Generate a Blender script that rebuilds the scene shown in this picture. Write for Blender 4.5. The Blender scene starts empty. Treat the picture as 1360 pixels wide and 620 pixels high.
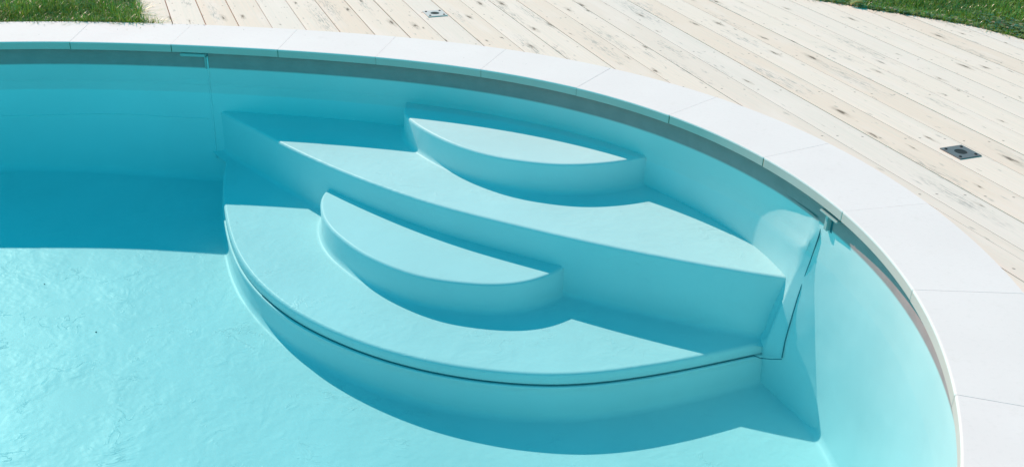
import bpy, bmesh, math, random
import numpy as np
from mathutils import Vector, Matrix

random.seed(7)
rng = np.random.default_rng(11)
sc = bpy.context.scene
COL = sc.collection

# ------------------------------------------------------------------ camera, sky, sun, exposure
CAM_H = 1.454
cam = bpy.data.cameras.new('camera')
cam.sensor_width = 36.0
cam.lens = 1336.0 / 1360.0 * 36.0
cam.clip_start = 0.05
cam.clip_end = 1000.0
cam_ob = bpy.data.objects.new('camera', cam)
COL.objects.link(cam_ob)
cam_ob.matrix_world = (Matrix.Translation((0, 0, CAM_H))
                       @ Matrix.Rotation(math.radians(90 - 28.07), 4, 'X')
                       @ Matrix.Rotation(math.radians(2.0), 4, 'Z'))
sc.camera = cam_ob

SUN_AZ, SUN_EL = math.radians(40.0), math.radians(44.0)   # light travels towards +x, -y
world = bpy.data.worlds.new('World')
sc.world = world
world.use_nodes = True
wn = world.node_tree
sky = wn.nodes.new('ShaderNodeTexSky')
sky.sky_type = 'NISHITA'
sky.sun_disc = False
sky.sun_elevation = SUN_EL
sky.sun_rotation = -SUN_AZ
sky.air_density = 1.0
sky.dust_density = 0.3
sky.ozone_density = 1.5
bg = wn.nodes['Background']
bg.inputs['Strength'].default_value = 0.15
tint = wn.nodes.new('ShaderNodeMix'); tint.data_type = 'RGBA'; tint.blend_type = 'MULTIPLY'; tint.inputs[0].default_value = 1.0
tint.inputs[7].default_value = (0.04, 1.42, 1.20, 1.0)       # strong cyan tint added to the sky light to colour the shade
wn.links.new(sky.outputs['Color'], tint.inputs[6]); wn.links.new(tint.outputs[2], bg.inputs['Color'])

sun = bpy.data.lights.new('sun', 'SUN')
sun.energy = 4.7
sun.angle = math.radians(0.5)
sun.color = (1.0, 0.70, 0.575)
sun_ob = bpy.data.objects.new('sun', sun)
COL.objects.link(sun_ob)
sd = Vector((math.sin(SUN_AZ) * math.cos(SUN_EL), -math.cos(SUN_AZ) * math.cos(SUN_EL), -math.sin(SUN_EL)))
sun_ob.rotation_euler = sd.to_track_quat('-Z', 'Y').to_euler()
sun_ob.location = (-4, 6, 8)

sc.view_settings.view_transform = 'Standard'
sc.view_settings.look = 'None'
sc.view_settings.gamma = 1.0
sc.view_settings.exposure = 0.0
sc.cycles.max_bounces = 12
sc.cycles.diffuse_bounces = 6
sc.cycles.transparent_max_bounces = 24
sc.cycles.use_denoising = True

# ------------------------------------------------------------------ measured shapes (metres)
RIM = [(-2.3552, 4.3991), (-2.1381, 4.4311), (-1.9246, 4.446), (-1.7124, 4.4503), (-1.5, 4.4477), (-1.2867, 4.4397),
       (-1.0723, 4.4258), (-0.8576, 4.4047), (-0.6436, 4.3743), (-0.4318, 4.3319), (-0.2242, 4.2753), (-0.0229, 4.202),
       (0.1699, 4.1105), (0.3516, 3.9998), (0.5199, 3.8696), (0.6724, 3.7204), (0.8069, 3.5537), (0.9214, 3.3716),
       (1.0141, 3.1768), (1.0838, 2.9726), (1.1295, 2.7624), (1.1507, 2.5493), (1.1478, 2.3363), (1.1214, 2.1254),
       (1.073, 1.9171), (1.004, 1.714)]
RIM_REST = [(0.86, 1.42), (0.62, 1.08), (0.25, 0.78), (-0.25, 0.58), (-0.9, 0.47), (-1.7, 0.42), (-2.6, 0.5), (-3.5, 0.75),
            (-4.2, 1.2), (-4.65, 1.8), (-4.78, 2.45), (-4.6, 3.1), (-4.15, 3.65), (-3.55, 4.03), (-2.95, 4.27)]
JOINTS = [(-2.064, 4.43), (-1.585, 4.451), (-1.112, 4.428), (-0.633, 4.364), (-0.174, 4.257), (0.254, 4.069),
          (0.621, 3.768), (0.907, 3.394), (1.09, 2.952), (1.157, 2.473), (1.095, 1.995)]
W_COP = 0.321
T_COP = 0.036
Z_WATER = -0.115
WALL_OFF = 0.030

E1 = [(-.515, 4.40), (-0.513, 4.30), (-0.505, 4.235), (-0.481, 4.1922), (-0.4106, 4.0881), (-0.2686, 3.9393), (-0.1049, 3.8311),
      (0.0514, 3.7814), (0.2055, 3.765), (0.3612, 3.7921), (0.5088, 3.8482), (0.5419, 3.8658), (0.62, 3.93)]
E2 = [(-1.47, 4.55), (-1.405, 4.465), (-1.345, 4.412), (-1.2364, 4.3227), (-1.1126, 4.2067), (-0.9399, 4.0583),
      (-0.7517, 3.9136), (-0.5178, 3.7566), (-0.3019, 3.6343), (-0.0945, 3.5422), (0.1979, 3.4257), (0.4022, 3.3534),
      (0.6237, 3.283), (0.8383, 3.2239), (1.0291, 3.1795), (1.09, 3.165)]
E3 = [(-0.79, 4.03), (-0.8097, 3.9608), (-0.8264, 3.9068), (-0.8223, 3.8302), (-0.7963, 3.733), (-0.7562, 3.6526),
      (-0.7015, 3.5789), (-0.5825, 3.4573), (-0.4221, 3.3529), (-0.2756, 3.3003), (-0.0828, 3.2818), (0.0583, 3.3106),
      (0.175, 3.3851), (0.2266, 3.4464), (0.27, 3.53)]
E4 = [(-1.395, 4.56), (-1.383, 4.3901), (-1.346, 4.1953), (-1.2953, 4.0132), (-1.2423, 3.8547), (-1.1817, 3.706),
      (-1.1149, 3.5771), (-1.0385, 3.4661), (-0.9377, 3.350), (-0.8078, 3.2350), (-0.6369, 3.1273), (-0.4881, 3.0552),
      (-0.3448, 3.0042), (-0.1617, 2.9604), (0.0713, 2.9374), (0.2062, 2.9425), (0.3423, 2.9646), (0.4811, 3.0006),
      (0.6229, 3.0434), (0.7991, 3.1064), (0.9493, 3.1623), (1.0257, 3.1892), (1.08, 3.21)]


def pl1(x, y): return -0.29976 + 0.00024 * x + 0.01951 * y
def pl2(x, y): return -0.52892 - 0.00115 * x + 0.04454 * y
def pl3(x, y): return -0.75561 - 0.00618 * x + 0.0718 * y
def pl4(x, y): return -0.9414 - 0.00494 * x + 0.08917 * y
def floor_z(x, y):
    x = max(min(x, 1.3), -2.6); y = max(min(y, 4.6), 2.0)
    return -1.23871 - 0.02312 * x + 0.12843 * y + 0.01584 * x * x + 0.00686 * x * y - 0.00223 * y * y


# ------------------------------------------------------------------ curve helpers
def catmull(pts, n, closed=False):
    P = [np.array(p, float) for p in pts]
    N = len(P)
    out = []
    segs = N if closed else N - 1
    for i in range(segs):
        p1, p2 = P[i], P[(i + 1) % N]
        p0 = P[i - 1] if (closed or i > 0) else 2 * p1 - p2
        p3 = P[(i + 2) % N] if (closed or i + 2 < N) else 2 * p2 - p1
        for s in np.linspace(0, 1, 12, endpoint=False):
            out.append(.5 * ((2 * p1) + (-p0 + p2) * s + (2 * p0 - 5 * p1 + 4 * p2 - p3) * s * s + (-p0 + 3 * p1 - 3 * p2 + p3) * s ** 3))
    if not closed: out.append(P[-1])
    return resample(np.array(out), n, closed)

def resample(a, n, closed=False):
    if closed: a = np.vstack([a, a[:1]])
    d = np.r_[0, np.cumsum(np.hypot(*np.diff(a, axis=0).T))]
    T = np.linspace(0, d[-1], n + 1)[:-1] if closed else np.linspace(0, d[-1], n)
    return np.c_[np.interp(T, d, a[:, 0]), np.interp(T, d, a[:, 1])]

def relax(a, it, closed=False):
    a = a.copy()
    for _ in range(it):
        if closed: a = .25 * np.roll(a, 1, 0) + .5 * a + .25 * np.roll(a, -1, 0)
        else: a[1:-1] = .25 * a[:-2] + .5 * a[1:-1] + .25 * a[2:]
    return a

def normals(a, closed=False):
    if closed: t = np.roll(a, -1, 0) - np.roll(a, 1, 0)
    else: t = np.gradient(a, axis=0)
    t /= np.hypot(*t.T)[:, None]
    return np.stack([t[:, 1], -t[:, 0]], 1)       # right-hand side of travel

rim = relax(catmull(RIM + RIM_REST, 420, True), 30, True)   # runs clockwise seen from above
rim_n = -normals(rim, True)                                  # away from the water
def offset(d): return rim + rim_n * d
wall_c = offset(WALL_OFF)

def arclen(a):
    b = np.vstack([a, a[:1]])
    return np.r_[0, np.cumsum(np.hypot(*np.diff(b, axis=0).T))]
RIM_S = arclen(rim); RIM_L = RIM_S[-1]
def rim_at(s, off=0.0):
    s = s % RIM_L
    b = np.vstack([rim, rim[:1]]); n = np.vstack([rim_n, rim_n[:1]])
    p = np.array([np.interp(s, RIM_S, b[:, k]) for k in (0, 1)])
    q = np.array([np.interp(s, RIM_S, n[:, k]) for k in (0, 1)]); q /= np.hypot(*q)
    return p + q * off
def s_of(p):
    k = np.hypot(*(rim - np.array(p)).T).argmin()
    return RIM_S[k]

# ------------------------------------------------------------------ object helpers
def tag(o, label=None, cat=None, group=None, kind=None):
    if label: o['label'] = label
    if cat: o['category'] = cat
    if group: o['group'] = group
    if kind: o['kind'] = kind
    return o

def mesh_obj(name, verts, faces, mat, parent=None, smooth=True, uvs=None):
    me = bpy.data.meshes.new(name)
    me.from_pydata([tuple(map(float, v)) for v in verts], [], faces)
    me.validate()
    if mat: me.materials.append(mat)
    if smooth:
        for p in me.polygons: p.use_smooth = True
    o = bpy.data.objects.new(name, me)
    COL.objects.link(o)
    if parent: o.parent = parent
    return o

def bm_obj(name, bm, mat, parent=None, smooth=False):
    bmesh.ops.recalc_face_normals(bm, faces=bm.faces[:])
    me = bpy.data.meshes.new(name); bm.to_mesh(me); bm.free()
    me.materials.append(mat)
    for p in me.polygons: p.use_smooth = smooth
    o = bpy.data.objects.new(name, me); COL.objects.link(o)
    if parent: o.parent = parent
    return o

def empty(name, loc, parent=None):
    o = bpy.data.objects.new(name, None); COL.objects.link(o)
    o.empty_display_size = .1
    o.location = loc
    return o

def tube(name, pts, r, mat, parent=None, seg=8):
    pts = [Vector(p) for p in pts]
    vs, fs = [], []
    for i, p in enumerate(pts):
        t = (pts[min(i + 1, len(pts) - 1)] - pts[max(i - 1, 0)]).normalized()
        a = t.orthogonal().normalized() if i == 0 else (a - t * a.dot(t)).normalized()
        b = t.cross(a)
        for k in range(seg):
            an = 2 * math.pi * k / seg
            vs.append(p + (a * math.cos(an) + b * math.sin(an)) * r)
    for i in range(len(pts) - 1):
        for k in range(seg):
            fs.append((i * seg + k, i * seg + (k + 1) % seg, (i + 1) * seg + (k + 1) % seg, (i + 1) * seg + k))
    fs.append(tuple(range(seg))[::-1]); fs.append(tuple(range((len(pts) - 1) * seg, len(pts) * seg)))
    return mesh_obj(name, vs, fs, mat, parent)

# ------------------------------------------------------------------ materials
def new_mat(name):
    m = bpy.data.materials.new(name); m.use_nodes = True
    nt = m.node_tree; b = nt.nodes['Principled BSDF']
    return m, nt, b
def nd(nt, t, **kw):
    n = nt.nodes.new(t)
    for k, v in kw.items(): setattr(n, k, v)
    return n
def val(nt, op, a, b=None, c=None, clamp=False):
    n = nt.nodes.new('ShaderNodeMath'); n.operation = op; n.use_clamp = clamp
    for i, v in enumerate((a, b, c)):
        if v is None: continue
        if isinstance(v, (int, float)): n.inputs[i].default_value = v
        else: nt.links.new(v, n.inputs[i])
    return n.outputs[0]
def mix(nt, fac, a, b):
    n = nt.nodes.new('ShaderNodeMix'); n.data_type = 'RGBA'
    for sock, v in ((n.inputs[0], fac), (n.inputs[6], a), (n.inputs[7], b)):
        if isinstance(v, (int, float)): sock.default_value = v
        elif isinstance(v, tuple): sock.default_value = (*v, 1)
        else: nt.links.new(v, sock)
    return n.outputs[2]
def noise(nt, vec, scale, detail=4, rough=.5, dim='3D'):
    n = nt.nodes.new('ShaderNodeTexNoise'); n.noise_dimensions = dim
    n.inputs['Scale'].default_value = scale; n.inputs['Detail'].default_value = detail; n.inputs['Roughness'].default_value = rough
    if vec is not None: nt.links.new(vec, n.inputs['Vector'])
    return n.outputs['Fac']
def ramp(nt, fac, lo, hi, a=0.0, b=1.0):
    n = nt.nodes.new('ShaderNodeMapRange'); n.clamp = True
    n.inputs['From Min'].default_value = lo; n.inputs['From Max'].default_value = hi
    n.inputs['To Min'].default_value = a; n.inputs['To Max'].default_value = b
    nt.links.new(fac, n.inputs['Value']); return n.outputs['Result']
def bump(nt, b, h, strength, dist=.01, prev=None):
    n = nt.nodes.new('ShaderNodeBump'); n.inputs['Strength'].default_value = strength; n.inputs['Distance'].default_value = dist
    nt.links.new(h, n.inputs['Height'])
    if prev is not None: nt.links.new(prev, n.inputs['Normal'])
    nt.links.new(n.outputs[0], b.inputs['Normal'])
    return n.outputs[0]
def pos(nt, scale=(1, 1, 1)):
    g = nt.nodes.new('ShaderNodeNewGeometry')
    m = nt.nodes.new('ShaderNodeVectorMath'); m.operation = 'MULTIPLY'; m.inputs[1].default_value = scale
    nt.links.new(g.outputs['Position'], m.inputs[0]); return m.outputs[0]

LINER = (0.63, 0.77, 0.77)
def liner_mat(name, col, dents, wrinkle, band=False):
    m, nt, b = new_mat(name)
    p = pos(nt)
    n1 = noise(nt, p, 2.2, 3); n2 = noise(nt, p, 14, 5, .6)
    c = mix(nt, ramp(nt, n1, .3, .7), tuple(v * .95 for v in col), tuple(min(1, v * 1.03) for v in col))
    c = mix(nt, ramp(nt, n2, .62, .85, 0, .12), c, tuple(v * .82 for v in col))
    if band:      # grey border along the rim, darkened to hold the coping's shade
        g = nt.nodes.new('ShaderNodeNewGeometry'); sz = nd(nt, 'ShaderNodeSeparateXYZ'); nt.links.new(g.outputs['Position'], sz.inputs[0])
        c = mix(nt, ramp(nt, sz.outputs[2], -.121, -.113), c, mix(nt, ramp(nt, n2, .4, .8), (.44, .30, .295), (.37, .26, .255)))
    nt.links.new(c, b.inputs['Base Color'])
    b.inputs['Roughness'].default_value = .38
    b.inputs['Specular IOR Level'].default_value = .12
    # pressed dents, soft dimples and a few short scuffs of the foil
    w = nd(nt, 'ShaderNodeTexNoise'); w.inputs['Scale'].default_value = 5; nt.links.new(p, w.inputs['Vector'])
    pp = pos(nt, (1.0, 1.5, 1.0))
    vm = nd(nt, 'ShaderNodeVectorMath', operation='MULTIPLY_ADD'); vm.inputs[1].default_value = (.35, .35, .35)
    nt.links.new(w.outputs['Color'], vm.inputs[0]); nt.links.new(pp, vm.inputs[2])
    s1 = val(nt, 'MULTIPLY', noise(nt, vm.outputs[0], 10, 2.5, .55), ramp(nt, noise(nt, p, 3.3, 4, .65), .40, .66, .15, 1.0))
    s2 = noise(nt, vm.outputs[0], 9, 4, .6)
    ridge = ramp(nt, val(nt, 'ABSOLUTE', val(nt, 'SUBTRACT', s2, .5)), .0, .024, 1, 0)
    mask = ramp(nt, noise(nt, p, 6.5, 4, .7), .55, .64)
    h = val(nt, 'ADD', val(nt, 'MULTIPLY', s1, .55), val(nt, 'MULTIPLY', val(nt, 'MULTIPLY', ridge, mask), .15))
    o1 = bump(nt, b, h, dents, .016)
    bump(nt, b, n1, wrinkle, .05, o1)
    return m
M_floor = liner_mat('pool_floor_foil', LINER, .50, .1)
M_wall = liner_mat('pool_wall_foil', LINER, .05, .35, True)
M_step = liner_mat('pool_step_foil', LINER, .42, .05)
M_disc = liner_mat('pool_step_smooth', LINER, .2, .05)

m, nt, b = new_mat('foil_weld'); M_weld = m
b.inputs['Base Color'].default_value = (*LINER, 1); b.inputs['Roughness'].default_value = .3
m, nt, b = new_mat('gap_shadow_strip'); M_gap = m
b.inputs['Base Color'].default_value = (.02, .15, .18, 1); b.inputs['Roughness'].default_value = .7  # dark strips stand in for the shade inside the flange gaps

m, nt, b = new_mat('coping_limestone'); M_cop = m
p = pos(nt)
oi = nd(nt, 'ShaderNodeObjectInfo')
n1 = noise(nt, p, 3, 4); n2 = noise(nt, p, 60, 4, .6); n3 = noise(nt, p, 400, 2)
c = mix(nt, ramp(nt, n1, .3, .7), (.80, .70, .69), (.84, .74, .73))
c = mix(nt, ramp(nt, n2, .55, .8, 0, .38), c, (.66, .59, .57))
c = mix(nt, ramp(nt, noise(nt, p, 9, 6, .75), .60, .72, 0, .30), c, (.64, .55, .51))
c = mix(nt, val(nt, 'MULTIPLY', oi.outputs['Random'], .25), c, (.78, .70, .68))
gz = nd(nt, 'ShaderNodeNewGeometry'); sz = nd(nt, 'ShaderNodeSeparateXYZ'); nt.links.new(gz.outputs['Position'], sz.inputs[0])
# the slab's edge face: its shade is put in as a darker colour
c = mix(nt, val(nt, 'MULTIPLY', ramp(nt, sz.outputs[2], -.0045, -.0075), ramp(nt, n1, .2, .6, .8, 1)), c, (.64, .49, .45))
nt.links.new(c, b.inputs['Base Color']); b.inputs['Roughness'].default_value = .75
b.inputs['Specular IOR Level'].default_value = .25
o1 = bump(nt, b, n2, .12, .003); bump(nt, b, n3, .1, .001, o1)

m, nt, b = new_mat('mossy_joint'); M_moss = m
n1 = noise(nt, pos(nt), 60, 4)
nt.links.new(mix(nt, n1, (.025, .075, .03), (.07, .12, .05)), b.inputs['Base Color']); b.inputs['Roughness'].default_value = .95
m, nt, b = new_mat('sand_joint'); M_grout = m
b.inputs['Base Color'].default_value = (.55, .54, .52, 1); b.inputs['Roughness'].default_value = .95

m, nt, b = new_mat('whitewashed_boards'); M_deck = m
uv = nd(nt, 'ShaderNodeUVMap'); uv.uv_map = 'board'
sp = nd(nt, 'ShaderNodeSeparateXYZ'); nt.links.new(uv.outputs[0], sp.inputs[0])
u, v = sp.outputs[0], sp.outputs[1]
bi = val(nt, 'FLOOR', v); vf = val(nt, 'FRACT', v)
wn_ = nd(nt, 'ShaderNodeTexWhiteNoise', noise_dimensions='1D'); nt.links.new(bi, wn_.inputs['W'])
rnd = wn_.outputs['Value']; rcol = wn_.outputs['Color']
def uvec(su, sv, rs):
    cx = nd(nt, 'ShaderNodeCombineXYZ')
    nt.links.new(val(nt, 'MULTIPLY_ADD', u, su, val(nt, 'MULTIPLY', rnd, rs)), cx.inputs[0])
    nt.links.new(val(nt, 'MULTIPLY_ADD', vf, sv, val(nt, 'MULTIPLY', bi, 5.37)), cx.inputs[1]); return cx.outputs[0]
sep = nd(nt, 'ShaderNodeSeparateColor'); nt.links.new(rcol, sep.inputs[0])
base = mix(nt, ramp(nt, sep.outputs[0], .35, 1.0), (.85, .69, .60), (.81, .62, .51))
base = mix(nt, ramp(nt, sep.outputs[1], .55, 1.0, 0, .8), base, (.79, .675, .62))
grain = noise(nt, uvec(1.6, 16, 40), 1.0, 6, .6, '2D')
base = mix(nt, ramp(nt, grain, .42, .75, 0, .38), base, (.66, .60, .53))
patch = noise(nt, uvec(2.2, 1.4, 90), 1.0, 3, .5, '2D')
base = mix(nt, ramp(nt, patch, .5, .75, 0, .5), base, (.86, .715, .65))
# knots with dark eyes and drawn-out grey tails
def knots(su, sv, rs, thr, keep, dist):
    vec = uvec(su, sv, rs)
    wv = nd(nt, 'ShaderNodeTexNoise', noise_dimensions='2D'); wv.inputs['Scale'].default_value = 3.0; nt.links.new(uvec(6, 4, 10), wv.inputs['Vector'])
    ad = nd(nt, 'ShaderNodeVectorMath', operation='MULTIPLY_ADD'); ad.inputs[1].default_value = (dist, dist, 0)
    nt.links.new(wv.outputs['Color'], ad.inputs[0]); nt.links.new(vec, ad.inputs[2])
    vo = nd(nt, 'ShaderNodeTexVoronoi', voronoi_dimensions='2D'); vo.inputs['Scale'].default_value = 1.0
    nt.links.new(ad.outputs[0], vo.inputs['Vector'])
    s2 = nd(nt, 'ShaderNodeSeparateColor'); nt.links.new(vo.outputs['Color'], s2.inputs[0])
    size = val(nt, 'MULTIPLY_ADD', s2.outputs[1], thr, thr * .35)
    k = val(nt, 'SUBTRACT', 1.0, val(nt, 'DIVIDE', vo.outputs['Distance'], size), clamp=True)
    return val(nt, 'MULTIPLY', k, val(nt, 'GREATER_THAN', s2.outputs[0], keep))
fine = noise(nt, uvec(40, 60, 3), 1.0, 3, .6, '2D')
k1 = knots(2.6, 1.5, 60, .17, .55, .18)
k2 = knots(5.5, 2.6, 33, .13, .50, .25)
k3 = knots(1.1, 1.15, 21, .34, .45, .35)
halo = val(nt, 'MULTIPLY', ramp(nt, k1, 0, .8), ramp(nt, fine, .35, .6, .25, 1))
base = mix(nt, val(nt, 'MULTIPLY', halo, .85), base, (.38, .29, .23))
base = mix(nt, ramp(nt, k1, .55, .85, 0, .85), base, (.14, .09, .065))
base = mix(nt, ramp(nt, k2, .15, .9, 0, .55), base, (.34, .31, .29))
base = mix(nt, val(nt, 'MULTIPLY', ramp(nt, k3, .05, .8, 0, .75), ramp(nt, noise(nt, uvec(14, 22, 5), 1.0, 5, .7, '2D'), .47, .62)), base, (.33, .31, .29))
# short cracks
cr = knots(9, 9, 77, .12, .80, .9)
base = mix(nt, ramp(nt, cr, .1, .6, 0, .5), base, (.30, .26, .23))
# pairs of nail heads over the joists
ud = val(nt, 'ABSOLUTE', val(nt, 'SUBTRACT', val(nt, 'FRACT', val(nt, 'ADD', val(nt, 'MULTIPLY_ADD', u, 1.85, .22), val(nt, 'MULTIPLY', rnd, .03))), .5))
ud = val(nt, 'MULTIPLY', ud, 1 / 1.85)
vd = val(nt, 'ABSOLUTE', val(nt, 'SUBTRACT', val(nt, 'ABSOLUTE', val(nt, 'SUBTRACT', vf, .5)), .3))
vd = val(nt, 'MULTIPLY', vd, .149)
dist = val(nt, 'SQRT', val(nt, 'ADD', val(nt, 'MULTIPLY', ud, ud), val(nt, 'MULTIPLY', vd, vd)))
nail = ramp(nt, dist, .0032, .0048, 1, 0)
base = mix(nt, val(nt, 'MULTIPLY', nail, .8), base, (.16, .12, .10))
nt.links.new(base, b.inputs['Base Color']); b.inputs['Roughness'].default_value = .7
b.inputs['Specular IOR Level'].default_value = .2
o1 = bump(nt, b, grain, .25, .003); bump(nt, b, val(nt, 'SUBTRACT', 1.0, nail), .5, .002, o1)

m, nt, b = new_mat('galvanised_steel'); M_galv = m
n1 = noise(nt, pos(nt), 90, 5, .6)
nt.links.new(mix(nt, n1, (.14, .11, .115), (.27, .22, .225)), b.inputs['Base Color'])
b.inputs['Metallic'].default_value = .35; b.inputs['Roughness'].default_value = .5
m, nt, b = new_mat('bright_steel'); M_steel = m
n1 = noise(nt, pos(nt), 90, 5, .6)
nt.links.new(mix(nt, n1, (.52, .44, .43), (.72, .62, .60)), b.inputs['Base Color'])
b.inputs['Metallic'].default_value = .1; b.inputs['Roughness'].default_value = .5
m, nt, b = new_mat('dark_socket'); M_dark = m
b.inputs['Base Color'].default_value = (.012, .014, .016, 1); b.inputs['Roughness'].default_value = .8
m, nt, b = new_mat('rail_foil'); M_rail = m
b.inputs['Base Color'].default_value = (.36, .44, .43, 1); b.inputs['Roughness'].default_value = .4

m, nt, b = new_mat('lawn_soil'); M_soil = m
n1 = noise(nt, pos(nt), 25, 6, .65)
nt.links.new(mix(nt, ramp(nt, n1, .35, .65), (.015, .022, .008), (.035, .055, .015)), b.inputs['Base Color']); b.inputs['Roughness'].default_value = 1
m, nt, b = new_mat('distant_lawn'); M_lawn = m
n1 = noise(nt, pos(nt), 12, 8, .7)
nt.links.new(mix(nt, ramp(nt, n1, .35, .65), (.025, .06, .012), (.07, .13, .03)), b.inputs['Base Color']); b.inputs['Roughness'].default_value = 1

def blade_mat(name, dark, lite, dry):
    m, nt, b = new_mat(name)
    a = nd(nt, 'ShaderNodeAttribute'); a.attribute_name = 'tone'
    s = nd(nt, 'ShaderNodeSeparateColor'); nt.links.new(a.outputs['Color'], s.inputs[0])
    c = mix(nt, s.outputs[0], dark, lite)
    c = mix(nt, s.outputs[1], c, dry)
    nt.links.new(c, b.inputs['Base Color'])
    b.inputs['Roughness'].default_value = .3
    b.inputs['Specular IOR Level'].default_value = .6
    tr = nd(nt, 'ShaderNodeBsdfTranslucent'); nt.links.new(c, tr.inputs['Color'])
    mx = nd(nt, 'ShaderNodeMixShader'); mx.inputs[0].default_value = .35
    nt.links.new(b.outputs[0], mx.inputs[1]); nt.links.new(tr.outputs[0], mx.inputs[2])
    nt.links.new(mx.outputs[0], nt.nodes['Material Output'].inputs['Surface'])
    return m
M_blade = blade_mat('grass_blades', (.06, .13, .012), (.34, .48, .06), (.66, .46, .22))
M_clover = blade_mat('clover_leaves', (.07, .12, .02), (.26, .30, .08), (.45, .30, .18))
m, nt, b = new_mat('pale_leaf'); M_leaf = m
n1 = noise(nt, pos(nt), 60, 4)
nt.links.new(mix(nt, n1, (.42, .36, .12), (.66, .56, .24)), b.inputs['Base Color']); b.inputs['Roughness'].default_value = .5
m, nt, b = new_mat('crumbs'); M_crumb = m
b.inputs['Base Color'].default_value = (.05, .035, .025, 1)

# water: thin Fresnel surface over a clear, red-absorbing body
m = bpy.data.materials.new('pool_water'); m.use_nodes = True; M_water = m
nt = m.node_tree; nt.nodes.clear()
out = nd(nt, 'ShaderNodeOutputMaterial')
geo = nd(nt, 'ShaderNodeNewGeometry')
ior = val(nt, 'ADD', 1.333, val(nt, 'MULTIPLY', geo.outputs['Backfacing'], 1 / 1.333 - 1.333))
wb = nd(nt, 'ShaderNodeBump'); wb.inputs['Strength'].default_value = .02; wb.inputs['Distance'].default_value = .02
nt.links.new(noise(nt, pos(nt), 2.5, 2), wb.inputs['Height'])
fr = nd(nt, 'ShaderNodeFresnel'); nt.links.new(ior, fr.inputs['IOR']); nt.links.new(wb.outputs[0], fr.inputs['Normal'])
tb = nd(nt, 'ShaderNodeBsdfTransparent'); tb.inputs[0].default_value = (1, 1, 1, 1)
gl = nd(nt, 'ShaderNodeBsdfGlossy'); gl.inputs['Roughness'].default_value = .02; nt.links.new(wb.outputs[0], gl.inputs['Normal'])
REFL = 0.5
ms = nd(nt, 'ShaderNodeMixShader'); nt.links.new(val(nt, 'MULTIPLY', fr.outputs[0], REFL), ms.inputs[0]); nt.links.new(tb.outputs[0], ms.inputs[1]); nt.links.new(gl.outputs[0], ms.inputs[2])
nt.links.new(ms.outputs[0], out.inputs['Surface'])
va = nd(nt, 'ShaderNodeVolumeAbsorption')
SIG = (0.38, 0.07, 0.045)       # absorption per metre
va.inputs['Density'].default_value = 1.0
va.inputs['Color'].default_value = (1 - SIG[0], 1 - SIG[1], 1 - SIG[2], 1)
nt.links.new(va.outputs[0], out.inputs['Volume'])

# ------------------------------------------------------------------ ground sheet with the pool cut out
def ring_mesh(loops, zs):
    vs, fs = [], []
    n = len(loops[0])
    for L, z in zip(loops, zs):
        for k in range(n): vs.append((L[k][0], L[k][1], z(L[k][0], L[k][1]) if callable(z) else z))
    for i in range(len(loops) - 1):
        for k in range(n):
            fs.append((i * n + k, i * n + (k + 1) % n, (i + 1) * n + (k + 1) % n, (i + 1) * n + k))
    return vs, fs
cen = np.array([-1.8, 2.45])
def blow(r):
    d = rim - cen; a = d / np.hypot(*d.T)[:, None]
    return cen + a * r
loops = [offset(.10), offset(.5), blow(5), blow(12), blow(40), blow(400)]
vs, fs = ring_mesh(loops, [-.045] * 6)
g = mesh_obj('ground', vs, fs, M_soil, smooth=False); g['kind'] = 'structure'
g.data.materials.append(M_lawn)
nn = len(rim)
for pidx, pol in enumerate(g.data.polygons): pol.material_index = 1 if pidx >= nn else 0

# ------------------------------------------------------------------ pool shell
pool = empty('swimming_pool', (float(cen[0]), float(cen[1]), -1.0))
pool.matrix_world = Matrix.Translation(pool.location)
tag(pool, 'oval pool basin lined with pale blue foil under clear turquoise water', 'swimming pool')
bpy.context.view_layer.update()
def child_of(o, root):
    o.parent = root
    o.matrix_parent_inverse = root.matrix_world.inverted()
    return o

wall_prof = [(.14, -.046), (.14, -.0365), (WALL_OFF + .004, -.0365), (WALL_OFF, -.0405), (WALL_OFF, Z_WATER)]
loops = [offset(d) for d, z in wall_prof]; zs = [z for d, z in wall_prof]
for k in range(1, 6):
    f = k / 5
    loops.append(offset(WALL_OFF)); zs.append(lambda x, y, f=f: (1 - f) * Z_WATER + f * (floor_z(x, y) + .03))
for a in (15, 30, 45, 60, 75, 90):
    a = math.radians(a)
    loops.append(offset(WALL_OFF - .03 * (1 - math.cos(a)))); zs.append(lambda x, y, a=a: floor_z(x, y) + .03 * (1 - math.sin(a)))
vs, fs = ring_mesh(loops, zs)
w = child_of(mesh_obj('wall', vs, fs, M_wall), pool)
inner = offset(WALL_OFF - .03)
loops = [inner] + [cen + (inner - cen) * f for f in (.96, .92, .86, .8, .72, .64, .55, .46, .37, .28, .19, .1, .03)]
vs, fs = ring_mesh(loops, [floor_z] * len(loops))
c0 = len(vs); vs.append((cen[0], cen[1], floor_z(*cen)))
for k in range(nn): fs.append(((len(loops) - 1) * nn + k, (len(loops) - 1) * nn + (k + 1) % nn, c0))
child_of(mesh_obj('floor', vs, fs, M_floor), pool)

# horizontal foil weld on the wall left of the stairs and right of them
s_left = s_of((-1.44, 4.45)); s_right = s_of((1.06, 3.06))
def along(s0, s1, off, z, n=60):
    out = []
    for s in np.linspace(s0, s1, n):
        p = rim_at(s, off); out.append((p[0], p[1], z(p[0], p[1]) if callable(z) else z))
    return out
wz = lambda x, y: -.366 + .004 * math.sin(x * 9)
child_of(tube('weld_seam', along(s_left - 2.6, s_left - .03, WALL_OFF - .0003, wz), .0022, M_weld), pool)
# upright welds of the wall foil
for s in (s_left, ):
    pts = []
    for f in np.linspace(0, 1, 14):
        p = rim_at(s + .0 - .01 * f, WALL_OFF - .001)
        pts.append((p[0], p[1], -.06 + f * (-.57 + .06)))
    child_of(tube('weld_seam', pts, .004, M_weld), pool)

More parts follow.
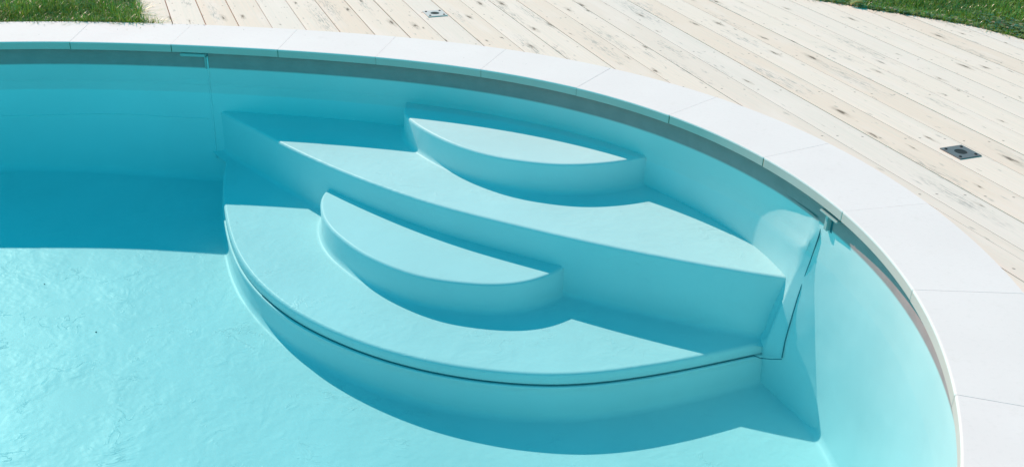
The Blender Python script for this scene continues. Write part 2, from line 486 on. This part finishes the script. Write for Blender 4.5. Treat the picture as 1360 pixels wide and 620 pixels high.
# ------------------------------------------------------------------ pool stairs
stairs = empty('pool_stairs', (-.1, 3.9, -1.0))
stairs.matrix_world = Matrix.Translation(stairs.location)
tag(stairs, 'built-in pale blue underwater stairs with curved treads in the pool corner', 'pool steps')

def wall_between(pa, pb, off):
    """rim points from pa to pb (travelling with the rim), offset into the wall"""
    sa, sb = s_of(pa), s_of(pb)
    return [rim_at(s, off) for s in np.linspace(sa, sb, 40)]

def sweep_step(name, E, n, it, top, low, back, mat, bottom=None, r=.012, cove=.018):
    c = relax(catmull(E, n), it)
    N = normals(c)
    prof = [(-.03, 't', 0), (-r - .003, 't', 0)]
    for a in (0, 18, 36, 54, 72, 90):
        a = math.radians(a); prof.append((-r + r * math.sin(a), 't', -r + r * math.cos(a)))
    if bottom is None:
        prof.append((0, 'l', cove * 2.2))
        prof.append((0.001, 'l', cove * 1.2))
        for a in (15, 30, 45, 60, 75, 90):
            a = math.radians(a); prof.append((cove * (1 - math.cos(a)) + .001, 'l', cove * (1 - math.sin(a)) * 1.1 + .0005))
        prof += [(cove + .008, 'l', -.0003), (cove + .03, 'l', -.004)]
    else:
        prof += bottom
    vs = []
    for (d, k, dz) in prof:
        for i in range(len(c)):
            x, y = c[i] + N[i] * d
            z = top(x, y) + dz if k == 't' else low(x, y) + dz
            vs.append((x, y, z))
    m_ = len(c); fs = []
    for i in range(len(prof) - 1):
        for j in range(m_ - 1):
            fs.append((i * m_ + j, (i + 1) * m_ + j, (i + 1) * m_ + j + 1, i * m_ + j + 1))
    # the tread's cap
    bk = [(p[0], p[1], top(p[0], p[1])) for p in back]
    b0 = len(vs); vs += bk
    ring = list(range(m_)) + list(range(b0, b0 + len(bk)))
    tri = []
    from mathutils.geometry import tessellate_polygon
    for t in tessellate_polygon([[Vector((vs[i][0], vs[i][1], 0)) for i in ring]]): 
        a, b_, c_ = (ring[q] for q in t)
        A, B, C = (np.array(vs[q][:2]) for q in (a, b_, c_))
        if (B - A)[0] * (C - A)[1] - (B - A)[1] * (C - A)[0] < 0: a, c_ = c_, a
        tri.append((a, b_, c_))
    o = mesh_obj(name, vs, fs + tri, mat)
    child_of(o, stairs)
    return c, N

back1 = wall_between((.62, 3.93), (-.515, 4.40), WALL_OFF + .05)
sweep_step('tread', E1, 130, 18, pl1, pl2, back1, M_disc)
back2 = wall_between((1.09, 3.165), (-1.47, 4.55), WALL_OFF + .05)
c2, N2 = sweep_step('tread', E2, 200, 60, pl2, pl4, back2, M_step)
bb = [tuple(c2[i] - N2[i] * .06) for i in range(len(c2)) if -.79 < c2[i][0] < .27][::-1]
sweep_step('tread', E3, 150, 14, pl3, pl4, bb, M_disc)
back4 = wall_between((1.08, 3.21), (-1.395, 4.56), WALL_OFF + .05)
LIP = .047
c4, N4 = sweep_step('tread', E4, 240, 90, pl4, floor_z, back4, M_step,
                    bottom=[(0, 't', -LIP + .003), (-.003, 't', -LIP), (-.03, 't', -LIP)])
# foil skirt below the lip: small ledge, riser, cove onto the floor
prof = [(-.04, 't', -LIP - .005), (.002, 't', -LIP - .005), (.0062, 't', -LIP - .006), (.0075, 't', -LIP - .009), (.007, 't', -LIP - .014), (.001, 't', -LIP - .020)]
prof += [(0.002, 'l', .10), (0.002, 'l', .028)]
for a in (15, 30, 45, 60, 75, 90):
    a = math.radians(a); prof.append((.022 * (1 - math.cos(a)) + .002, 'l', .022 * (1 - math.sin(a)) + .0003))
prof += [(.030, 'l', -.0003), (.052, 'l', -.004)]
vs, fs = [], []
for (d, k, dz) in prof:
    for i in range(len(c4)):
        x, y = c4[i] + N4[i] * d
        vs.append((x, y, pl4(x, y) + dz if k == 't' else floor_z(x, y) + dz))
m_ = len(c4)
for i in range(len(prof) - 1):
    for j in range(m_ - 1): fs.append((i * m_ + j, (i + 1) * m_ + j, (i + 1) * m_ + j + 1, i * m_ + j + 1))
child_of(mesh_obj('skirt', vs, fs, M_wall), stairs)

gl = []
for i in range(len(c4)):
    x, y = c4[i] + N4[i] * .0005
    if -.99 < x < .93: gl.append((x, y, pl4(x, y) - LIP - .002))
gl += [(.9475, 3.128, -.706), (.978, 3.100, -.690), (1.0095, 3.070, -.668)]
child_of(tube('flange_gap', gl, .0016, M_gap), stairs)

# right-hand flange: a shallow wedge standing off the wall, widening towards the floor
Lp = [(1.0765, 3.1249, -0.09), (1.059, 3.1015, -0.1285), (1.0422, 3.1341, -0.261), (1.0232, 3.1605, -0.3705), (0.9777, 3.1322, -0.5225), (0.9477, 3.1319, -0.657), (0.972, 3.168, -0.73), (0.972, 3.168, -0.95)]
Rg = [(1.0862, 3.0759, -0.114), (1.0877, 3.0721, -0.2455), (1.0966, 3.0438, -0.3975), (1.1106, 2.9985, -0.5585), (1.1265, 2.9354, -0.71), (1.1429, 2.8675, -0.825), (1.1429, 2.8675, -0.95)]
SEAM = [(1.0753, 3.1086, -0.1), (1.0657, 3.0983, -0.171), (1.0601, 3.109, -0.252), (1.0495, 3.1203, -0.358), (1.0354, 3.1085, -0.44), (1.0211, 3.0902, -0.526), (1.013, 3.0817, -0.596), (1.0099, 3.0719, -0.663)]
def dense(P, zs):
    P = np.array(P); o = np.argsort(-P[:, 2]); P = P[o]
    return np.c_[np.interp(-zs, -P[:, 2], P[:, 0]), np.interp(-zs, -P[:, 2], P[:, 1]), zs]
zz = np.linspace(-.106, -.94, 30)
def soft(a, it=6):
    a = a.copy()
    for _ in range(it): a[1:-1] = .25 * a[:-2] + .5 * a[1:-1] + .25 * a[2:]
    return a
A, B = soft(dense(Lp, zz)), soft(dense(Rg, zz))
def push(P, d):      # push into the wall so that the edge is buried
    Q = P.copy()
    for i in range(len(Q)):
        k = np.hypot(*(rim - Q[i][:2]).T).argmin(); Q[i][:2] += rim_n[k] * d
    return Q
def swell(P, f, D=.34):
    # the wall foil swells gently towards the crest of the flange
    Q = P.copy()
    for i in range(len(Q)):
        d_ = np.hypot(*(wall_c - Q[i][:2]).T); k = d_.argmin()
        Q[i][:2] = rim_at(RIM_S[k] - D * (1 - f), WALL_OFF + .0015 - (d_[k] + .0015) * f ** 1.7)
    return Q
cols = [swell(A, f) for f in (0, .15, .3, .45, .6, .72, .82, .9, .96)] + [A, A * .95 + B * .05, A * .5 + B * .5, A * .03 + B * .97, B]
vs = [tuple(cl[i]) for cl in cols for i in range(len(zz))]
n_ = len(zz); fs = []
for k in range(len(cols) - 1):
    for i in range(n_ - 1): fs.append((k * n_ + i, k * n_ + i + 1, (k + 1) * n_ + i + 1, (k + 1) * n_ + i))
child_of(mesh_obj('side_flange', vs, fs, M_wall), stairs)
seam_pts = [tuple(q_) for q_ in SEAM]
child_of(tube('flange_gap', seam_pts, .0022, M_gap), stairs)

# rails of the stair flange clamped right under the coping, and the upright strips
def wall_box(name, s0, s1, z0, z1, off_out, off_in, mat, parent, n=8, bev=.003):
    bm = bmesh.new()
    rows = []
    for s in np.linspace(s0, s1, n):
        a_, b__ = rim_at(s, off_out), rim_at(s, off_in)
        rows.append([bm.verts.new((a_[0], a_[1], z0)), bm.verts.new((b__[0], b__[1], z0)), bm.verts.new((b__[0], b__[1], z1)), bm.verts.new((a_[0], a_[1], z1))])
    for i in range(n - 1):
        for k in range(4): bm.faces.new((rows[i][k], rows[i][(k + 1) % 4], rows[i + 1][(k + 1) % 4], rows[i + 1][k]))
    bm.faces.new(rows[0]); bm.faces.new(rows[-1][::-1])
    bmesh.ops.recalc_face_normals(bm, faces=bm.faces[:])
    ed = [e for e in bm.edges if e.calc_face_angle(0) > .8]
    bmesh.ops.bevel(bm, geom=ed, offset=bev, segments=2, affect='EDGES')
    return child_of(bm_obj(name, bm, mat), parent)
sR = s_of((1.06, 3.05)) - .018
wall_box('flange_rail', sR - .03, sR + .075, -.050, -.059, WALL_OFF + .01, -.001, M_rail, stairs)
wall_box('flange_post', sR - .012, sR + .008, -.060, -.122, WALL_OFF + .01, WALL_OFF - .016, M_rail, stairs, 4)
wall_box('flange_gap', sR + .0085, sR + .018, -.060, -.125, WALL_OFF + .01, WALL_OFF - .0015, M_gap, stairs, 4, .0005)
wall_box('flange_rail', s_left - .118, s_left - .001, -.042, -.057, WALL_OFF + .01, .004, M_rail, stairs)
wall_box('flange_post', s_left - .013, s_left - .003, -.058, -.119, WALL_OFF + .01, WALL_OFF - .010, M_rail, stairs, 4)
wall_box('flange_gap', s_left - .0025, s_left + .004, -.040, -.119, WALL_OFF + .01, WALL_OFF - .001, M_gap, stairs, 4, .0005)

# ------------------------------------------------------------------ water
wl = offset(WALL_OFF + .014)
vs = [(p[0], p[1], Z_WATER) for p in wl] + [(p[0], p[1], -1.35) for p in wl]
nw = len(wl)
fs = [tuple(range(nw))[::-1], tuple(range(nw, 2 * nw))]
for k in range(nw): fs.append((k, (k + 1) % nw, nw + (k + 1) % nw, nw + k))
bm = bmesh.new()
bv = [bm.verts.new(v_) for v_ in vs]
for f_ in fs: bm.faces.new([bv[i] for i in f_])
wat = bm_obj('water', bm, M_water)
wat['kind'] = 'structure'

# ------------------------------------------------------------------ coping slabs
js = [s_of(p) for p in JOINTS]
step = float(np.mean(np.diff(js)))
js = [js[0] - step * k for k in (7, 6, 5, 4, 3, 2, 1)] + js + [js[-1] + step * k for k in (1, 2, 3, 4)]
def coping(i, s0, s1):
    gap = .0006
    a, b_ = s0 + gap, s1 - gap
    n = 14
    r = .004
    prof = [(.0, -T_COP), (.0, -r - .001), (r * .3, -r * .3), (r + .001, 0), (.02, 0), (W_COP - .003, 0), (W_COP, -.003), (W_COP, -T_COP)]
    bm = bmesh.new(); rows = []
    zoff = random.uniform(-.0003, .0003); yo = random.uniform(-.0012, .0012)
    ss = [a, a + .004] + list(np.linspace(a + .03, b_ - .03, n)) + [b_ - .004, b_]
    for q, s in enumerate(ss):
        ch = .0015 if q in (0, len(ss) - 1) else 0
        row = []
        for (d, z) in prof:
            dd = d + ch if d < .01 else d
            p = rim_at(s, dd + yo)
            row.append(bm.verts.new((p[0], p[1], z + zoff)))
        rows.append(row)
    for q in range(len(rows) - 1):
        for k in range(len(prof)):
            k2 = (k + 1) % len(prof)
            bm.faces.new((rows[q][k], rows[q][k2], rows[q + 1][k2], rows[q + 1][k]))
    bm.faces.new(rows[0]); bm.faces.new(rows[-1][::-1])
    o = bm_obj('coping_slab', bm, M_cop)
    return o
order = ['first', 'second', 'third', 'fourth', 'fifth', 'sixth', 'seventh', 'eighth', 'ninth', 'tenth', 'eleventh', 'twelfth']
slabs = []
for i in range(len(js) - 1):
    o = coping(i, js[i], js[i + 1])
    v_i = i - 6                      # 0 = first slab in the picture
    if v_i < 0: lab = 'white coping slab beside the lawn, %s beyond the left edge of the picture' % order[-v_i - 1]
    elif v_i == 0: lab = 'white coping slab beside the lawn at the left edge of the picture'
    elif v_i == 1: lab = 'white coping slab beside the corner where lawn and deck meet'
    elif v_i == 2: lab = 'white coping slab directly above the left stair rail'
    elif v_i == 8: lab = 'white coping slab directly above the right stair rail'
    elif v_i < 8: lab = 'white coping slab, %s along the rim right of the one above the left stair rail' % order[v_i - 3]
    elif v_i == 9: lab = 'white coping slab next below the one above the right stair rail'
    elif v_i == 10: lab = 'white coping slab second below the one above the right stair rail'
    elif v_i == 11: lab = 'white coping slab at the lower right corner of the picture'
    else: lab = 'white coping slab of the pool rim, %s beyond the lower right corner' % order[v_i - 12]
    tag(o, lab, 'coping slab', 'white coping slabs around the pool rim', 'thing')
    slabs.append(o)
    if i < len(js) - 2:              # joint filling travels with the slab it is set against
        s = js[i + 1]
        mossy = v_i >= 4 and v_i <= 7
        bm = bmesh.new()
        for (o0, o1, z0, z1, hw) in ((.006, W_COP - .002, -.034, -.0012, .0006), (.0015, .010, -.035, -.006, .0045 if mossy else .0022)):
            P = [rim_at(s - hw, o0), rim_at(s + hw, o0), rim_at(s + hw, o1), rim_at(s - hw, o1)]
            vb = [bm.verts.new((p_[0], p_[1], z0)) for p_ in P] + [bm.verts.new((p_[0], p_[1], z1)) for p_ in P]
            for f_ in ((0, 1, 5, 4), (1, 2, 6, 5), (2, 3, 7, 6), (3, 0, 4, 7), (4, 5, 6, 7), (3, 2, 1, 0)): bm.faces.new([vb[q] for q in f_])
        jo = bm_obj('joint', bm, M_grout); jo.parent = o
        jo.data.materials.append(M_moss)
        for pi_, pol in enumerate(jo.data.polygons):
            if pi_ >= 6: pol.material_index = 1

# ------------------------------------------------------------------ deck of pale boards
MB, AB, BB = 0.4136828, 0.12763469, 0.16160383
DIRU = np.array([-MB, 1.0]) / math.hypot(1, MB)      # along the boards
EDGE = [(-4.5, 6.95), (-2.6, 6.9), (-1.6, 6.8), (-.6, 6.6), (.3, 6.3), (1.0, 6.0), (1.67, 5.66), (1.837, 5.565), (1.956, 5.485), (2.086, 5.43), (2.288, 5.31),
        (2.411, 5.215), (2.565, 5.03), (3.0, 4.55), (3.4, 3.8), (3.7, 3.0), (3.9, 2.0), (4.0, 0.5), (4.0, -1.5)]
def cross(poly, closed, P0, D):
    out = []
    n = len(poly)
    for i in range(n if closed else n - 1):
        a = np.array(poly[i]); b_ = np.array(poly[(i + 1) % n]); e = b_ - a
        den = D[0] * e[1] - D[1] * e[0]
        if abs(den) < 1e-12: continue
        w_ = a - P0
        t = (w_[0] * e[1] - w_[1] * e[0]) / den; q = (w_[0] * D[1] - w_[1] * D[0]) / den
        if 0 <= q < 1: out.append(t)
    return sorted(out)
outer = offset(W_COP)
vs, fs, uvs = [], [], []
K0, K1 = 0, 40
GAPK = .0175 / 2        # half gap between boards, in board widths
for k in range(K0, K1):
    gap0 = random.uniform(.011, .020) if random.random() < .8 else random.uniform(.006, .011)
    endgap = random.choice([.001, .002, .004, .006]) if k < 15 else .002
    n_s = 8
    lines = []; lows = []
    for j in range(n_s + 1):
        kk = k + gap0 + (1 - 2 * gap0) * j / n_s
        P0 = np.array([AB + BB * kk, 0.0])            # y = 0 on that line
        c_in = cross(outer, True, P0, DIRU); c_out = cross(EDGE, False, P0, DIRU)
        t1 = max(c_out) if c_out else (8.0 if k < 5 else -1.2)
        t0 = (max(c_in) + endgap / .6) if c_in else -1.2
        t0 = min(t0, t1)
        lines.append((kk, t0, t1))
        lows.append((kk, -1.2, (min(c_in) - .003) if c_in else -1.2))
    zb = -.004 + random.uniform(-.0008, .0008)
    th = .028
    nseg = 14
    base_i = len(vs)
    # top grid
    for lines in [q_ for q_ in ((lines, lows) if (k >= 9 and any(l[2] > -1.2 for l in lows)) else (lines,))]:
        base_i = len(vs)
        for j, (kk, t0, t1) in enumerate(lines):
            P0 = np.array([AB + BB * kk, 0.0])
            edge = min(j, n_s - j)
            zc = zb - (.0012 if edge == 0 else 0)
            for q in range(nseg + 1):
                t = t0 + (t1 - t0) * q / nseg
                p = P0 + DIRU * t
                vs.append((p[0], p[1], zc)); uvs.append((t, kk))
        for j in range(n_s):
            for q in range(nseg):
                a = base_i + j * (nseg + 1) + q
                fs.append((a, a + nseg + 1, a + nseg + 2, a + 1)[::-1])
        # sides and the pool-side end
        def wallstrip(idx):
            b0 = len(vs)
            for i_ in idx:
                vs.append((vs[i_][0], vs[i_][1], vs[i_][2] - th)); uvs.append(uvs[i_])
            for a_ in range(len(idx) - 1): fs.append((idx[a_], idx[a_ + 1], b0 + a_ + 1, b0 + a_))
        wallstrip([base_i + q for q in range(nseg + 1)])
        wallstrip([base_i + n_s * (nseg + 1) + q for q in range(nseg + 1)])
        wallstrip([base_i + j * (nseg + 1) for j in range(n_s + 1)])
        wallstrip([base_i + j * (nseg + 1) + nseg for j in range(n_s + 1)])
deck = mesh_obj('wooden_deck', vs, fs, M_deck, smooth=False)
uvl = deck.data.uv_layers.new(name='board')
for lp in deck.data.loops: uvl.data[lp.index].uv = uvs[lp.vertex_index]
deck['kind'] = 'structure'

# ------------------------------------------------------------------ steel socket plates in the deck
ang = math.atan2(DIRU[1], DIRU[0])
def plate(name, loc, rot, mat, scol, label):
    root = empty(name, (*loc, -.003))
    root.rotation_euler = (0, 0, rot)
    tag(root, label, 'socket plate', 'steel socket plates let into the deck')
    S, R0, seg = .052, .0235, 40
    bm = bmesh.new()
    zt, zb = .0035, -.001
    ro, ri, rd, qo = [], [], [], []
    for i in range(seg):
        a = 2 * math.pi * i / seg + math.pi / 4
        cx, cy = math.cos(a), math.sin(a); f = S / max(abs(cx), abs(cy))
        ro.append(bm.verts.new((cx * f, cy * f, zt))); qo.append(bm.verts.new((cx * f, cy * f, zb)))
        ri.append(bm.verts.new((cx * R0, cy * R0, zt))); rd.append(bm.verts.new((cx * R0, cy * R0, -.05)))
    for i in range(seg):
        j = (i + 1) % seg
        bm.faces.new((ri[i], ro[i], ro[j], ri[j])); bm.faces.new((ro[i], qo[i], qo[j], ro[j])); bm.faces.new((rd[i], ri[i], ri[j], rd[j]))
    o = bm_obj('plate', bm, mat); o.parent = root
    bm = bmesh.new()
    bmesh.ops.create_circle(bm, cap_ends=True, segments=32, radius=R0 - .0008, matrix=Matrix.Translation((0, 0, zt - .0012)))
    ret = bmesh.ops.extrude_face_region(bm, geom=bm.faces[:])
    bmesh.ops.translate(bm, vec=(0, 0, -.02), verts=[e for e in ret['geom'] if isinstance(e, bmesh.types.BMVert)])
    o = bm_obj('socket', bm, M_dark); o.parent = root
    for sx in (-1, 1):
        for sy in (-1, 1):
            bm = bmesh.new()
            bmesh.ops.create_cone(bm, cap_ends=True, segments=14, radius1=.0062, radius2=.0045, depth=.003, matrix=Matrix.Translation((sx * .037, sy * .037, zt + .0012)))
            o = bm_obj('screw', bm, scol); o.parent = root
    return root
plate('socket_plate', (1.672, 3.502), ang, M_galv, M_dark, 'dark grey steel plate with round socket and four screws beside the rounded pool end')
plate('socket_plate', (-.437, 5.108), ang, M_steel, M_dark, 'bright silver steel plate with round socket and four screws near the deck far end')

# ------------------------------------------------------------------ grass and clover
def in_poly_left(x, y):     # lawn left of the deck, behind the coping
    return (x + MB * y - AB) / BB < .12
ox = outer[:, 0]; oy = outer[:, 1]
def edge_y(x):
    e = np.array(EDGE); return np.interp(x, e[:, 0], e[:, 1])
def top_rim_y(x):
    m_ = (oy > 2.3); o_ = np.argsort(ox[m_]); return np.interp(x, ox[m_][o_], oy[m_][o_])

def scatter(n, xr, yr, test):
    pts = np.c_[rng.uniform(*xr, n), rng.uniform(*yr, n)]
    return pts[test(pts[:, 0], pts[:, 1])]
def tL(x, y):
    wob = .02 * np.sin(y * 31) + .015 * np.sin(y * 77)
    return ((x + MB * y - AB) / BB < .02 + wob) & (y > top_rim_y(x) + .002 + .004 * np.sin(x * 40)) 
def tR(x, y):
    return (y > edge_y(x) + .01 * np.sin(x * 37) + .008 * np.sin(x * 83 + 1)) & ((x + MB * y - AB) / BB > 2)
PL_ = scatter(300000, (-5.0, -1.6), (3.6, 6.9), tL)
PR_ = scatter(230000, (-.6, 4.4), (2.6, 7.4), tR)
def clump(x, y):
    return (np.sin(x * 9.1 + 1.3 * np.sin(y * 7)) + np.sin(y * 11.7 + 1.1 * np.sin(x * 6.3)) + .7 * np.sin(x * 27 + y * 19)) / 2.7

def blades(name, P, hmin, hmax, width, mat, label, dryp):
    n = len(P)
    cl = clump(P[:, 0], P[:, 1])
    h = rng.uniform(hmin, hmax, n) * (1 + .22 * cl)
    az = rng.uniform(0, 2 * math.pi, n); lean = rng.uniform(.1, 1.5, n) ** 1.3
    fx, fy = np.cos(az), np.sin(az)
    sx, sy = -fy, fx
    wdt = width * rng.uniform(.6, 1.3, n)
    V = np.zeros((n, 5, 3))
    z0 = -.045
    def setp(k, t, side, wf):
        bend = lean * h * t * t
        V[:, k, 0] = P[:, 0] + fx * bend + sx * side * wdt * wf
        V[:, k, 1] = P[:, 1] + fy * bend + sy * side * wdt * wf
        V[:, k, 2] = z0 + h * t * (1 - .35 * lean * t)
    setp(0, 0, -1, 1); setp(1, 0, 1, 1); setp(2, .55, 1, .85); setp(3, .55, -1, .85); setp(4, 1, 0, 0)
    V = V.reshape(-1, 3)
    me = bpy.data.meshes.new(name)
    me.vertices.add(n * 5); me.vertices.foreach_set('co', V.ravel())
    base = (np.arange(n) * 5)[:, None]
    quads = base + np.array([[0, 1, 2, 3]]); tris = base + np.array([[3, 2, 4]])
    loops = np.concatenate([quads, tris], 1).ravel()
    me.loops.add(len(loops)); me.loops.foreach_set('vertex_index', loops.astype(np.int32))
    starts = np.stack([np.arange(n) * 7, np.arange(n) * 7 + 4], 1).ravel()
    me.polygons.add(n * 2); me.polygons.foreach_set('loop_start', starts.astype(np.int32))
    me.update(calc_edges=True); me.validate()
    tone = me.color_attributes.new('tone', 'FLOAT_COLOR', 'POINT')
    r_ = np.clip(rng.normal(.45, .25, n) + .25 * cl, 0, 1); d_ = (rng.uniform(0, 1, n) < dryp) * rng.uniform(.4, 1, n)
    c = np.zeros((n, 5, 4)); c[:, :, 0] = r_[:, None]; c[:, :, 1] = d_[:, None]; c[:, :, 3] = 1
    tone.data.foreach_set('color', c.ravel())
    me.materials.append(mat)
    o = bpy.data.objects.new(name, me); COL.objects.link(o)
    tag(o, label, name.split('.')[0], kind='stuff')
    return o
blades('grass', PL_, .05, .085, .0021, M_blade, 'thick green lawn grass left of the deck behind the coping', .03)
blades('grass', PR_, .035, .06, .0022, M_blade, 'short green lawn grass beyond the deck at the upper right', .03)

def edge_pts(n):
    x = rng.uniform(.7, 3.3, n); return np.c_[x, edge_y(x) + rng.uniform(-.004, .03, n)]
blades('grass', edge_pts(5000), .03, .085, .0022, M_blade, 'ragged grass blades hanging over the deck edge at the upper right', .15)
xl = rng.uniform(-3.0, -1.75, 2500)
yl = rng.uniform(4.78, 6.0, 1500)
blades('grass', np.r_[np.c_[xl, top_rim_y(xl) + rng.uniform(-.002, .02, 2500)], np.c_[AB + BB * rng.uniform(-.12, .14, 1500) - MB * yl, yl]],
       .04, .10, .0022, M_blade, 'ragged grass blades hanging over the coping and the deck at the upper left', .12)

# clover and dry bits along the deck's edge
def discs(name, P, r0, r1, z, mat, label, dryp):
    n = len(P); vs, fs = [], []
    cols_ = []
    for i in range(n):
        r = random.uniform(r0, r1); tx, ty = random.uniform(-.5, .5), random.uniform(-.5, .5)
        zc = random.uniform(*z); tone_ = (random.random(), 1.0 if random.random() < dryp else 0.0)
        for leaf in range(3):
            a0 = leaf * 2.09 + i
            cx, cy = P[i][0] + math.cos(a0) * r, P[i][1] + math.sin(a0) * r
            b0 = len(vs)
            for q in range(6):
                a = q * math.pi / 3
                dx, dy = math.cos(a) * r * .95, math.sin(a) * r * .95
                vs.append((cx + dx, cy + dy, zc + (dx * tx + dy * ty))); cols_.append((tone_[0], tone_[1], 0, 1))
            fs.append(tuple(range(b0, b0 + 6)))
    o = mesh_obj(name, vs, fs, mat, smooth=False)
    t_ = o.data.color_attributes.new('tone', 'FLOAT_COLOR', 'POINT')
    t_.data.foreach_set('color', np.array(cols_, float).ravel())
    tag(o, label, name, kind='stuff'); return o
cl_p = []
for _ in range(1500):
    x = random.uniform(1.5, 3.2); y = edge_y(x) + abs(random.gauss(0, .06)) - .012
    cl_p.append((x, y))
for _ in range(700):
    x = random.gauss(2.62, .06); y = edge_y(x) + .12 + abs(random.gauss(0, .14)); cl_p.append((x, y))
discs('clover', cl_p, .003, .0065, (-.012, .012), M_clover, 'small clover leaves along the lawn edge at the upper right', .12)

vs, fs = [], []
for (x, y) in [(-1.93, 3.55), (-1.62, 3.28), (-2.05, 3.30), (-.2, 2.35)]:
    r = random.uniform(.002, .0035); b0 = len(vs); z = floor_z(x, y) + .001
    for q in range(7):
        a = q / 7 * 6.283; rr = r * random.uniform(.5, 1.2); vs.append((x + math.cos(a) * rr * 1.5, y + math.sin(a) * rr, z + random.uniform(0, .002)))
    vs.append((x, y, z + .003))
    for q in range(7): fs.append((b0 + q, b0 + (q + 1) % 7, b0 + 7))
tag(mesh_obj('sunken_grit', vs, fs, M_crumb, smooth=False), 'scattered dark specks lying on the pool floor', 'debris', kind='stuff')

# ------------------------------------------------------------------ fallen leaf
def leaf(loc, L, W, rot, mat, label):
    vs, fs = [], []
    nu, nv = 12, 6
    for i in range(nu + 1):
        t = i / nu; w_ = W * math.sin(math.pi * min(1, t * .96 + .02)) ** .8
        for j in range(nv + 1):
            s = j / nv * 2 - 1
            vs.append(((t - .5) * L, s * w_ * .5, .010 + .018 * abs(s) + .012 * math.sin(t * 3.1) + .003 * math.sin(t * 25) * abs(s)))
    for i in range(nu):
        for j in range(nv):
            a = i * (nv + 1) + j; fs.append((a, a + nv + 1, a + nv + 2, a + 1))
    o = mesh_obj('fallen_leaf', vs, fs, mat)
    o.location = loc; o.rotation_euler = (0, 0, rot)
    sol = o.modifiers.new('thick', 'SOLIDIFY'); sol.thickness = .0006
    tag(o, label, 'leaf')
    return o
leaf((1.865, 5.545, -.004), .085, .055, math.radians(15), M_leaf, 'pale green curled leaf lying on the deck at the lawn edge')

# soil crumbs blown onto slabs and boards beside the lawn
vs, fs = [], []
def crumb(x, y, z, r):
    b0 = len(vs)
    for dx, dy, dz in ((1, 0, .2), (-1, .2, .3), (0, 1, .1), (.1, -1, .2), (0, 0, 1), (0, 0, -.4)):
        vs.append((x + dx * r * random.uniform(.5, 1.4), y + dy * r * random.uniform(.5, 1.4), z + dz * r * .6))
    for f_ in ((0, 2, 4), (2, 1, 4), (1, 3, 4), (3, 0, 4), (2, 0, 5), (1, 2, 5), (3, 1, 5), (0, 3, 5)): fs.append(tuple(b0 + q for q in f_))
for _ in range(150):
    x = random.uniform(-2.7, -1.5); crumb(x, float(top_rim_y(x)) - abs(random.gauss(0, .012)), .001, random.uniform(.0008, .003))
for _ in range(14):
    x = random.uniform(-2.4, 0.2); crumb(x, float(top_rim_y(x)) - random.uniform(.02, .25), .001, random.uniform(.0008, .0022))
for _ in range(260):
    x = random.uniform(1.5, 3.0); crumb(x, float(edge_y(x)) - abs(random.gauss(0, .018)), -.003, random.uniform(.001, .004))
for _ in range(60):
    k_ = random.uniform(.05, .6); t_ = random.uniform(4.9, 5.8)
    p_ = np.array([AB + BB * k_, 0]) + DIRU * t_; crumb(p_[0], p_[1], -.003, random.uniform(.001, .003))
tag(mesh_obj('soil_crumbs', vs, fs, M_crumb, smooth=False), 'dark soil crumbs along the edges of the lawn', 'debris', kind='stuff')
